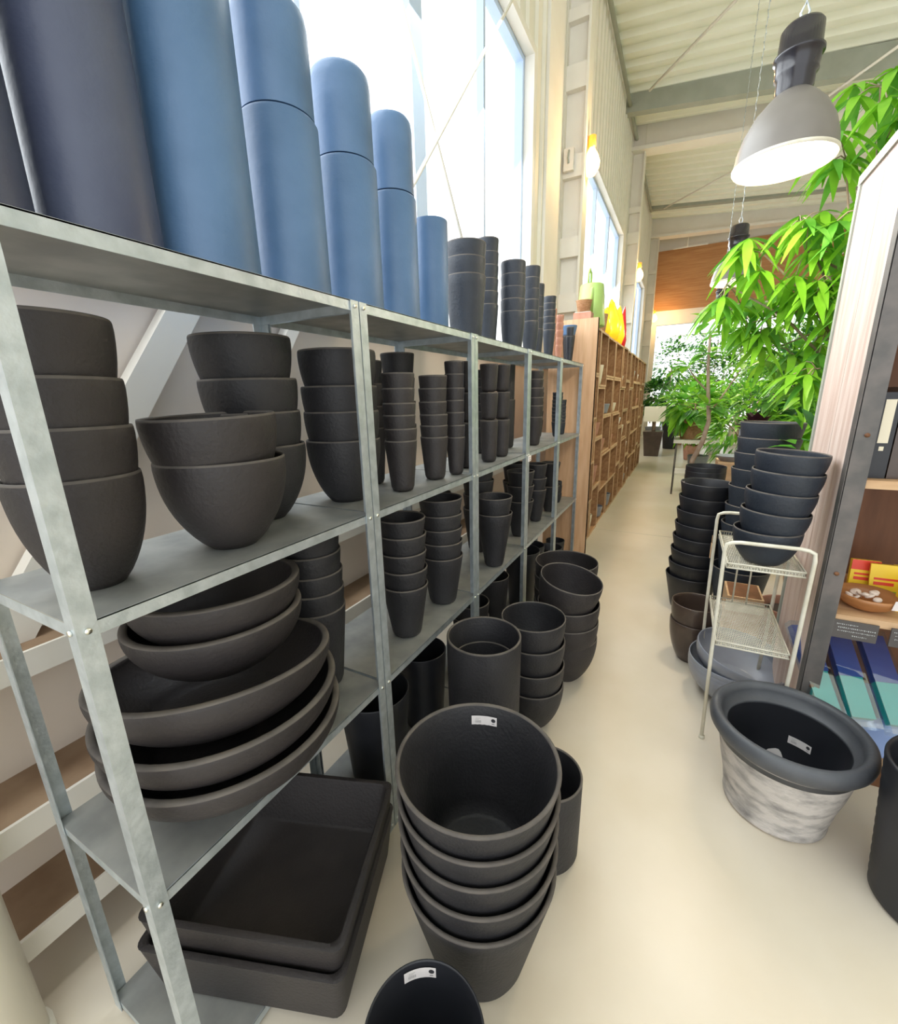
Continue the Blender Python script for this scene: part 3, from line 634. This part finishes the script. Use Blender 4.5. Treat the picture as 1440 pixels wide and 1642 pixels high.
for i in range(16):
    a = 2*PI*i/16; zz = .1+.036*math.sin(a)*(1+.12*math.cos(3*a)); rr_ = .186+(zz-.06)*.118-.004; aa = math.radians(84)+.034*math.cos(a)*(1+.1*math.sin(2*a))/rr_
    vs.append((rr_*math.cos(aa), rr_*math.sin(aa), zz))
b.add(vs, [tuple(range(16))], PAPER); q = b.build('paper_scrap', r); q['label'] = 'torn round white sticker'
price_label(r, .2, .2, math.radians(60), .09, .036)
r.scale = (1.0, 1.0, 1.1)
b = MB(); 
# big black ribbed pot at right border
pr = [(0, 0), (.155, 0), (.17, .015)]
for i in range(26): t = i/25; pr.append((.17+.045*t+(.002 if i % 2 else 0), .03+.45*t))
pr += [(.218, .49), (.214, .5), (.206, .498), (.204, .48), (.16, .03), (.15, .015), (0, .015)]
b.lathe(pr, POTK, 64); rp = b.build('ribbed_planter', loc=(.945, 1.77, 0)); rp.scale = (.93, .93, 1.15); tag(rp, 'black finely ribbed pot at the right border beside the weathered pot', 'planter')

# wire stand
r = empty('wire_stand', (.25, 2.335, 0), 'cream wire plant stand with two mesh trays, partly rusted', 'plant stand')
SW, SD, HT = .325, .59, 1.115
for yy in (0, SD):
    c = .05; b = MB(); pts = [(.012, yy, 0), (0, yy, .5), (-.008, yy, HT-c), (-.003, yy, HT-c*.3), (c*.4, yy, HT-.004), (c, yy, HT), (SW-c, yy, HT), (SW-c*.4, yy, HT-.004), (SW+.003, yy, HT-c*.3), (SW+.008, yy, HT-c), (SW, yy, .5), (SW-.012, yy, 0)]
    b.tube(pts, .009, CREAMM, 10); b.lathe([(0, 0), (.014, 0), (.014, .014), (0, .018)], CREAMM, 12, Matrix.Translation((.012, yy, 0))); b.lathe([(0, 0), (.014, 0), (.014, .014), (0, .018)], CREAMM, 12, Matrix.Translation((SW-.012, yy, 0))); b.build('leg_frame', r)
def wtray(z, lab):
    b = MB(); e = .012
    for zz in (z, z+.022):
        b.tube([(e, e, zz), (SW-e, e, zz), (SW-e, SD-e, zz), (e, SD-e, zz), (e, e, zz)], .0045, CREAMM, 6)
    for i in range(1, 40): x = e+(SW-2*e)*i/40; b.box(x-.0012, x+.0012, e, SD-e, z-.001, z+.001, CREAMM)
    for i in range(1, 30): yy = e+(SD-2*e)*i/30; b.box(e, SW-e, yy-.0012, yy+.0012, z+.001, z+.003, CREAMM)
    for i in range(26):
        x = e+(SW-2*e)*i/25
        for yy in (e, SD-e): b.box(x-.001, x+.001, yy-.001, yy+.001, z, z+.022, CREAMM)
    for i in range(40):
        yy = e+(SD-2*e)*i/39
        for x in (e, SW-e): b.box(x-.001, x+.001, yy-.001, yy+.001, z, z+.022, CREAMM)
    o = b.build('wire_tray', r); o['label'] = lab
wtray(.98, 'upper mesh tray carrying the pots'); wtray(.56, 'lower empty mesh tray')
b = MB()
for x in (.13, .2): b.tube([(x, SD, .0+.56), (x, SD, HT)], .005, CREAMM, 6)
b.build('back_bar', r)
b = MB(); b.box(-.002, .002, -.014, .014, -.09, 0, SHELFW); b.tube([(0, 0, 0), (0, .0, .05)], .0015, SHELFW, 4); tag(b.build('hang_tag', loc=(.228, 2.88, .93)), 'brown paper tag hanging on the left of the wire stand', 'tag')

# ------------------------------------------------------------------ right wooden shelf unit
UX, UY = .63, 2.35
r = empty('wooden_shelf_unit', (UX, UY, 0), 'old wooden shelf unit with pale board side and steel edge strip', 'shelf unit')
b = MB()
for k in range(2): b.box(0, .03, .01+k*.31, .01+k*.31+.305, 0, 2.72, OLDW)
b.build('side_panel', r)
b = MB(); b.box(-.004, .065, -.006, .006, 0, 2.75, RUST); b.box(-.006, -.001, -.006, .045, 0, 2.75, RUST)
s_ = b.build('steel_strip', r)
for z in (.45, 1.02, 1.62, 2.2): b = MB(); b.tube([(.035, -.005, z), (.035, -.011, z)], .009, DARKW, 10); b.build('screw', s_)
b = MB(); b.box(-.008, .012, .612, .645, 0, 2.74, GREYB); b.build('corner_post', r)
b = MB(); b.box(-.01, .04, -.006, .645, 2.72, 2.76, GREYB); b.build('top_edge', r)
b = MB(); b.box(.03, 1.5, .6, .62, 0, 2.72, DARKW); b.build('back_panel', r)
b = MB(); b.box(.03, 1.5, .0, .03, 0, .08, DARKW); b.build('plinth', r)
for z in (1.40, .79, .11, 2.05): b = MB(); b.box(.03, 1.5, .01, .6, z, z+.035, SHELFW); b.build('shelf_board', r)
b = MB(); b.box(1.47, 1.5, .01, .6, 0, 2.72, OLDW); b.build('side_panel', r)
# black binders / boxes on the shelf
def bookbox(x, y, wd, h, mt, lab, pale=True):
    o = empty('box_file', (x, y, 1.4355), lab, 'box', 'dark boxes on the upper right shelf')
    b = MB(); b.box(0, wd, 0, .22, 0, h, mt); b.build('case', o)
    if pale: b = MB(); b.box(wd*.2, wd*.75, -.0015, 0, h*.42, h*.92, CREAMW); b.box(wd*.35, wd*.6, -.0015, 0, h*.33, h*.38, CREAMW); b.build('spine_label', o)
bookbox(.71, 2.42, .06, .35, POTK, 'black slim box with pale spine label by the steel strip'); bookbox(.775, 2.42, .07, .37, POTBR, 'taller brown black box second from the steel strip', False); bookbox(.85, 2.43, .05, .2, BLUEP, 'short dark blue box at the right edge of the shelf')
# turned bowl with shells
r = empty('wooden_bowl', (.83, 2.49, .8255), 'turned wooden bowl filled with pale shells', 'bowl')
b = MB(); b.lathe([(0, 0), (.05, 0), (.085, .02), (.108, .05), (.115, .072), (.11, .074), (.1, .05), (.07, .022), (0, .014)], BOWLW, 48); b.build('bowl_body', r)
rnd = random.Random(9)
for i in range(16):
    a = rnd.uniform(0, 2*PI); d = rnd.uniform(0, .07); z = .045+rnd.uniform(0, .022) if d > .03 else .06
    b = MB(); s = rnd.uniform(.014, .022); b.lathe([(0, -.3*s), (.6*s, -.2*s), (s, .1*s), (.7*s, .4*s), (0, .5*s)], SHELLM, 12)
    o = b.build('shell', loc=(.83+d*math.cos(a), 2.49+d*math.sin(a), .8255+z)); o.rotation_euler = (rnd.uniform(-.5, .5), rnd.uniform(-.5, .5), a); tag(o, 'pale shell lying among others in the wooden bowl', 'shell', 'shells in the wooden bowl')
b = MB(); b.box(-.025, .025, -.001, .001, 0, .05, PAPER)
for i in range(5): b.box(.01, .024, -.0016, -.001, .006+i*.009, .010+i*.009, PKG)
o = b.build('paper_card', loc=(.91, 2.395, .868)); o.rotation_euler = (.3, 0, .1); tag(o, 'white card with green edge leaning on the wooden bowl', 'card')
for i, (x, y, rz, ry, mt, lab) in enumerate([(.86, 2.66, .1, .03, PKR, 'red topped seed packet furthest left behind the bowl'), (.93, 2.62, -.1, -.05, PKY, 'yellow seed packet behind the wooden bowl'), (.99, 2.5, .15, .02, PKY, 'yellow green seed packet right of the wooden bowl'), (1.02, 2.64, .0, -.04, PKR, 'red and yellow seed packet at the right edge')]):
    o = empty('seed_packet', (x, y, .8255), lab, 'packet', 'bright seed packets on the lower right shelf'); o.rotation_euler = (-.12, ry, rz)
    b = MB(); b.box(-.055, .055, 0, .02, 0, .17 if i != 2 else .14, PKY if mt == PKR else mt); b.build('bag', o)
    b = MB(); b.box(-.055, .055, -.001, 0, .12, .169 if i != 2 else .139, PKR if mt == PKR else PKY); b.box(-.04, .03, -.0015, 0, .07, .085, PKR); b.box(-.04, .045, -.0015, 0, .095, .105, PKR); b.box(-.05, .05, -.0015, 0, .01, .045, PKG); b.build('printed_front', o)
def sign(x0, x1, lab, seed):
    o = empty('slate_sign', (x0, 2.352, .72), lab, 'sign', 'slate signs on the shelf edge'); W = x1-x0; b = MB(); b.box(0, W, -.008, 0, 0, .085, SLATE); b.build('board', o)
    b = MB(); rr = random.Random(seed)
    for row, (z, s, e) in enumerate(((.068, .06, .55), (.052, .1, .95), (.036, .1, .95), (.018, .45, .8))):
        x = W*s
        while x < W*e:
            d = rr.uniform(.0025, .006); hgt = rr.uniform(.003, .007)
            k = rr.random()
            if k < .8: b.box(x, x+d, -.0088, -.008, z, z+.0012, CHALK)
            if k > .3: b.box(x+d*.4, x+d*.4+.0012, -.0088, -.008, z-hgt/2, z+hgt/2, CHALK)
            x += d+.0022
    b.build('chalk_writing', o)
sign(.695, .845, 'black slate sign with white handwriting under the wooden bowl', 1); sign(.885, 1.03, 'black slate sign with handwriting at the right edge', 7)
# packages on the lowest shelf
for i, (x, y, rz, mt, lab) in enumerate([(.73, 2.36, .32, TEAL, 'clear plastic package with teal cloth nearest the steel strip'), (.85, 2.37, .25, TEAL, 'clear plastic package with teal and blue cloth in the middle'), (.98, 2.38, .25, TEAL, 'clear plastic package with teal cloth at the right edge')]):
    o = empty('plastic_package', (x, y-.07, .34), lab, 'package', 'clear packages on the lowest right shelf'); o.rotation_euler = (math.radians(42), 0, rz)
    b = MB(); b.box(-.045, .045, .02, .2, 0, .035, mt); b.build('folded_cloth', o)
    b = MB(); b.box(-.048, .048, .2, .42, 0, .04, BLUEP); b.build('printed_header', o)
    b = MB(); b.box(-.055, .055, -.02, .44, -.006, .048, PLAST); b.build('clear_bag', o)
b = MB(); b.box(.0, .42, -.0, .3, 0, .2, BLUEL); tag(b.build('fabric_bundle', loc=(.7, 2.37, .146)), 'light blue fabric bundle beneath the clear packages', 'fabric')

# ------------------------------------------------------------------ plants
def leafquad(b, base, d, upv, L, W, droop, mt, n=4):
    d = Vector(d).normalized(); side = d.cross(Vector(upv)).normalized(); nrm = side.cross(d).normalized(); vs = []
    for i in range(n+1):
        t = i/n; w_ = W*math.sin(PI*min(.97, max(.04, t**.8)))
        c = Vector(base)+d*L*t+Vector((0, 0, -1))*droop*L*t*t
        for s in (-1, 0, 1): vs.append(c+side*w_*.5*s+nrm*(abs(s)*.12*w_))
    fs = []
    for i in range(n):
        for k in range(2): fs.append((i*3+k, i*3+k+1, (i+1)*3+k+1, (i+1)*3+k))
    b.add(vs, fs, mt, True)
def rdir(rnd, el0=-.3, el1=.9):
    a = rnd.uniform(0, 2*PI); e = rnd.uniform(el0, el1); return Vector((math.cos(a)*math.cos(e), math.sin(a)*math.cos(e), math.sin(e)))
def bush(r, rnd, cz_, rx, rz_, nleaf, L, W, mts, droop=.4):
    b = MB()
    for i in range(nleaf):
        d = rdir(rnd, -1.2, 1.4); k = rnd.uniform(.35, 1)**.6; p = Vector((d.x*rx*k, d.y*rx*k, cz_+d.z*rz_*k))
        dd = (d+Vector((rnd.uniform(-.5, .5), rnd.uniform(-.5, .5), rnd.uniform(-.3, .5)))).normalized()
        leafquad(b, p, dd, (0, 0, 1) if abs(dd.z) < .9 else (1, 0, 0), L*rnd.uniform(.6, 1.15), W*rnd.uniform(.7, 1.1), droop, mts[rnd.randrange(len(mts))], 3)
    return b.build('foliage', r)
def potted(kind, loc, lab, potspec, cz_, rx, rz_, nleaf, L, W, mts, seed, trunk=.02, cat='plant', droop=.4, group='plants at the far end of the aisle', branches=5):
    r = empty(kind, loc, lab, cat, group); rnd = random.Random(seed)
    h, rt_, rb, mt = potspec
    if h:
        b = MB(); b.lathe(prof(h, rt_, rb, 'taper', .01), mt, 32); b.build('pot', r)
        b = MB(); b.lathe([(rt_*.88, h*.86), (0, h*.88)], SOIL, 24); b.build('soil', r)
    b = MB(); z0 = h*.85
    b.tube([(0, 0, z0), (rnd.uniform(-.03, .03), .01, (z0+cz_)/2), (0, 0, cz_)], [trunk, trunk*.8, trunk*.6], BARK, 8)
    for i in range(branches):
        d = rdir(rnd, -.2, 1.1); s0 = rnd.uniform(.5, 1.); st = Vector((0, 0, z0+(cz_-z0)*s0)); b.tube([st, st+Vector((d.x*rx, d.y*rx, abs(d.z)*rz_))*.4+Vector((0, 0, .03)), st+Vector((d.x*rx, d.y*rx, d.z*rz_))*.75], [trunk*.5, trunk*.35, trunk*.2], BARK, 6)
    b.build('stem', r)
    bush(r, rnd, cz_, rx, rz_, nleaf, L, W, mts, droop)
    return r
# large schefflera behind the shelf unit
def schefflera():
    r = empty('umbrella_plant', (1.15, 4.6, 0), 'large bright green umbrella plant arching over the aisle', 'plant'); rnd = random.Random(3)
    b = MB(); b.lathe(prof(.45, .24, .18, 'taper', .012), WICKER, 40); b.build('pot', r); b = MB(); b.lathe([(.2, .4), (0, .4)], SOIL, 24); b.build('soil', r)
    st = MB(); fo = MB()
    st.tube([(0, 0, .38), (-.02, 0, 1.2), (.02, -.03, 1.9), (.0, -.05, 2.4)], [.045, .035, .028, .02], BARK, 10)
    tips = [(-.02, -.15, 3.75), (-.12, -.4, 3.5), (-.35, -.3, 3.3), (-.55, -.35, 2.95), (-.75, -.3, 2.8), (-.95, -.25, 2.62), (-.3, -.6, 2.9), (-.15, -.2, 3.0), (-.45, .0, 2.6), (-.1, -.4, 2.6), (-.65, -.1, 2.35), (-.25, -.1, 2.2), (.1, -.3, 3.2), (-.35, -.45, 2.55), (-.2, .1, 2.8), (-.5, -.4, 2.75), (-.1, -.45, 2.25), (.05, -.3, 2.0), (-.5, .1, 2.15), (-.3, -.3, 1.95), (-.25, -.35, 3.65), (-.8, .1, 2.5)]
    for t in tips:
        t = Vector(t); s0 = Vector((0, -.03, rnd.uniform(1.7, 2.4))); mid = s0.lerp(t, .55)+Vector((0, 0, .1)); st.tube([s0, mid, t], [.013, .009, .005], BARK, 6)
        for c in range(4):
            cc = t+Vector((rnd.uniform(-.16, .16), rnd.uniform(-.16, .16), rnd.uniform(-.16, .12))); st.tube([t, t.lerp(cc, .5)+Vector((0, 0, .02)), cc], .004, BARK, 5)
            nl = rnd.randint(6, 8); a0 = rnd.uniform(0, 6)
            for k in range(nl):
                a = a0+2*PI*k/nl; d = Vector((math.cos(a), math.sin(a), rnd.uniform(-.75, -.1)))
                leafquad(fo, cc, d, (0, 0, 1), rnd.uniform(.19, .3), rnd.uniform(.052, .07), .5, (LEAF1, LEAF1, LEAF2)[rnd.randrange(3)], 5)
    st.build('stem', r); fo.build('foliage', r)
schefflera()
potted('rubber_plant', (.75, 3.35, 0), 'glossy broad leaved plant right behind the slate stacks', (.42, .17, .13, TERRA), 1.35, .2, .32, 34, .19, .11, [LEAF2, LEAF1, LEAF3], 5, .014, droop=.3, group=None)
# fiddle tree with a curved trunk
r = empty('fiddle_leaf_tree', (.25, 6.3, 0), 'slender tree with crooked trunk in front of the wicker basket', 'tree')
b = MB(); b.lathe(prof(.35, .17, .13, 'taper', .01), POTK, 32); b.build('pot', r)
b = MB(); b.tube([(-.08, 0, .3), (-.06, 0, .75), (-.09, 0, .95), (.0, 0, 1.2), (.04, 0, 1.45), (.0, 0, 1.75), (-.04, 0, 2.1), (-.06, 0, 2.5)], [.035, .03, .03, .028, .025, .022, .018, .012], BARK, 10)
b.tube([(.03, 0, 1.55), (.15, .02, 1.75), (.3, .02, 2.05)], [.012, .01, .006], BARK, 6); b.tube([(0, 0, 1.8), (-.15, .02, 1.95), (-.25, .02, 2.1)], [.012, .01, .006], BARK, 6); b.build('trunk', r)
rnd = random.Random(8); b = MB()
for c, n_ in (((-.06, 0, 2.6), 12), ((-.04, 0, 2.25), 10), ((.3, .02, 2.1), 8), ((-.25, .02, 2.12), 8), ((.02, 0, 1.62), 8), ((.12, 0, 2.45), 8)):
    for i in range(n_):
        d = rdir(rnd, -.5, .9); leafquad(b, Vector(c)+d*.04, d, (0, 0, 1), rnd.uniform(.17, .28), rnd.uniform(.1, .15), .25, (LEAF2, LEAF1, LEAF2)[i % 3], 4)
b.build('foliage', r)
# table with wicker basket plant
r = empty('plant_table', (.35, 9.0, 0), 'white topped table carrying the wicker basket', 'table')
b = MB(); b.box(-.45, .9, -.3, .5, .93, .99, WHITE); b.build('table_top', r)
for x, y in ((-.4, -.25), (.85, -.25), (-.4, .45), (.85, .45)): b = MB(); b.tube([(x, y, 0), (x, y, .93)], .015, RUST, 8); b.build('leg', r)
b = MB(); b.box(-.4, .85, -.2, .4, .35, .38, WHITE); b.build('lower_shelf', r)
potted('basket_plant', (.18, 8.98, .991), 'leafy plant in a brown wicker basket on the table', (.36, .23, .19, WICKER), .62, .5, .3, 220, .28, .16, [LEAF1, LEAF2], 12, .015)
potted('small_potted_plant', (.85, 8.95, .991), 'dark green plant in a tan pot right of the wicker basket', (.22, .13, .11, CREAMW), .48, .27, .28, 130, .1, .05, [LEAF3, LEAF2], 13, .012)
pot('flower_pot', (1.08, 8.85, .992), .2, .08, .07, 'taper', WFAB, 'small white pot on the table right of the tan pot', cat='flower pot', n=28)
r = empty('burgundy_succulent', (.62, 5.0, 0), 'dark burgundy rosette plant above the tall slate stack', 'plant')
b = MB(); b.lathe(prof(1.45, .13, .1, 'taper', .01), POTG, 28); b.build('pot', r); b = MB(); rnd = random.Random(2)
for i in range(30):
    d = rdir(rnd, .0, 1.1); leafquad(b, (0, 0, 1.45), d, (0, 0, 1), .2, .11, .1, BURG, 4)
b.build('foliage', r)
b = MB(); b.box(-.5, .5, -.3, .3, 0, .9, SHELFW); tag(b.build('wooden_chest', loc=(1.25, 5.75, 0)), 'plain wooden chest behind the tall slate stack', 'chest')
b = MB(); b.lathe([(0, 0), (.1, 0), (.15, .06), (.155, .065), (.14, .065), (0, .03)], POTG, 28); tag(b.build('blue_dish', loc=(.55, 6.1, 1.0)), 'shallow grey blue dish by the crooked tree', 'dish')
b = MB(); b.box(-.2, .4, -.2, .25, 0, 1.0, SHELFW); tag(b.build('wooden_stool', loc=(.62, 6.1, 0)), 'low wooden block supporting the shallow dish', 'block')
# mass of plants behind
rnd = random.Random(21)
spots = [(.75, 7.2, 1.75, .5, .6), (1.3, 7.8, 2.2, .55, .7), (1.6, 6.6, 2.0, .5, .7), (1.2, 9.9, 2.1, .6, .7), (1.9, 9.2, 2.6, .7, .8), (.4, 11.4, 1.7, .6, .6), (1.3, 12.0, 2.3, .7, .8), (2.3, 11.5, 2.9, .8, .9), (.3, 13.6, 1.9, .6, .7), (2.6, 8.0, 2.4, .7, .9), (.9, 15.0, 2.6, .8, .9), (2.2, 15.0, 3.2, .9, 1.0), (-.1, 17.5, 1.9, .6, .8), (1.6, 18.0, 3.0, 1.0, 1.1), (3.2, 13.0, 3.0, 1., 1.1)]
lb = ['lush loose plant just behind the crooked tree', 'tall airy green plant behind the wooden chest', 'leafy plant to the right behind the umbrella plant', 'mid distance plant right of the plant table', 'large fresh green plant beyond the table at right', 'bright bush beyond the table along the aisle', 'dense mid green plant in the middle distance', 'tall pale green plant high at the middle right', 'low bush on the aisle side in the distance', 'broad green plant near the right shelf unit', 'rounded far plant above the aisle end', 'tall far tree behind the pendant lamps', 'far low plant beside the aisle end', 'large faint tree near the greenhouse glass', 'wide far plant at the right side']
for i, (x, y, z, rx, rz_) in enumerate(spots):
    potted('leafy_plant', (x, y, 0), lb[i], (.4, .22, .17, (TERRA, POTG, WFAB, CREAMW)[i % 4]), z*.8, rx, rz_, 420, .27 if i % 3 else .16, .13 if i % 3 else .06, [(LEAF1, LEAF2), (LEAF2, LEAF1, LEAF3), (LEAF1,)][i % 3], 40+i, .025)
for i, (x, y, z, lab) in enumerate([(-.7, 24., 4.0, 'dark weeping tree at the left of the far opening'), (.6, 25.5, 3.2, 'airy grey green tree in the centre of the far opening'), (-1.0, 19.2, 2.2, 'small plant at the end of the crate wall')]):
    potted('far_tree', (x, y, 0), lab, (.5, .3, .22, POTG), z*.75, .9 if i < 2 else .5, 1.3 if i < 2 else .7, 520, .28, .15, [LEAF3, LEAF2], 70+i, .04, cat='tree')
potted('climbing_vine', (1.2, 27.0, 0), 'leafy vine hanging under the far opening top', (.5, .3, .22, POTG), 4.3, 2.6, .35, 500, .22, .12, [LEAF3, LEAF2], 90, .03, cat='vine')
# far left end of aisle: dark square pot, cream box
r = empty('square_planter', (-.72, 14.2, 0), 'dark square tapered planter at the far end of the crates', 'planter')
b = MB(); vs = [(sx_*s, sy*s, z) for z, s in ((0, .19), (.72, .26)) for sx_, sy in ((-1, -1), (1, -1), (1, 1), (-1, 1))]; b.add(vs, [(0, 3, 2, 1), (4, 5, 6, 7), (0, 1, 5, 4), (1, 2, 6, 5), (2, 3, 7, 6), (3, 0, 4, 7)], POTBR); b.build('body', r)
b = MB(); b.tube([(0, 0, .72), (0, 0, 1.0)], .05, BARK); b.build('stem', r)
b = MB(); b.box(-.28, .28, -.2, .2, 0, .42, CREAMW); tag(b.build('cream_box', loc=(-.72, 14.2, 1.0)), 'cream box standing above the dark square planter', 'box')
potted('small_potted_plant', (-.3, 16.2, 0), 'plant in a black pot beyond the dark square planter', (.85, .28, .2, POTK), 1.45, .5, .5, 160, .3, .14, [LEAF1, LEAF2], 95, .02)

b = MB(); b.box(0, .2, 0, .26, 0, .5, SHELFW); b.box(.012, .188, .012, .248, .5, .503, DARKW); b.box(-.006, .206, -.006, .0, .4, .47, CREAMW); tag(b.build('wooden_box', loc=(.38, 3.16, 0)), 'upright wooden box behind the wire stand, beneath the tall slate stack', 'box')
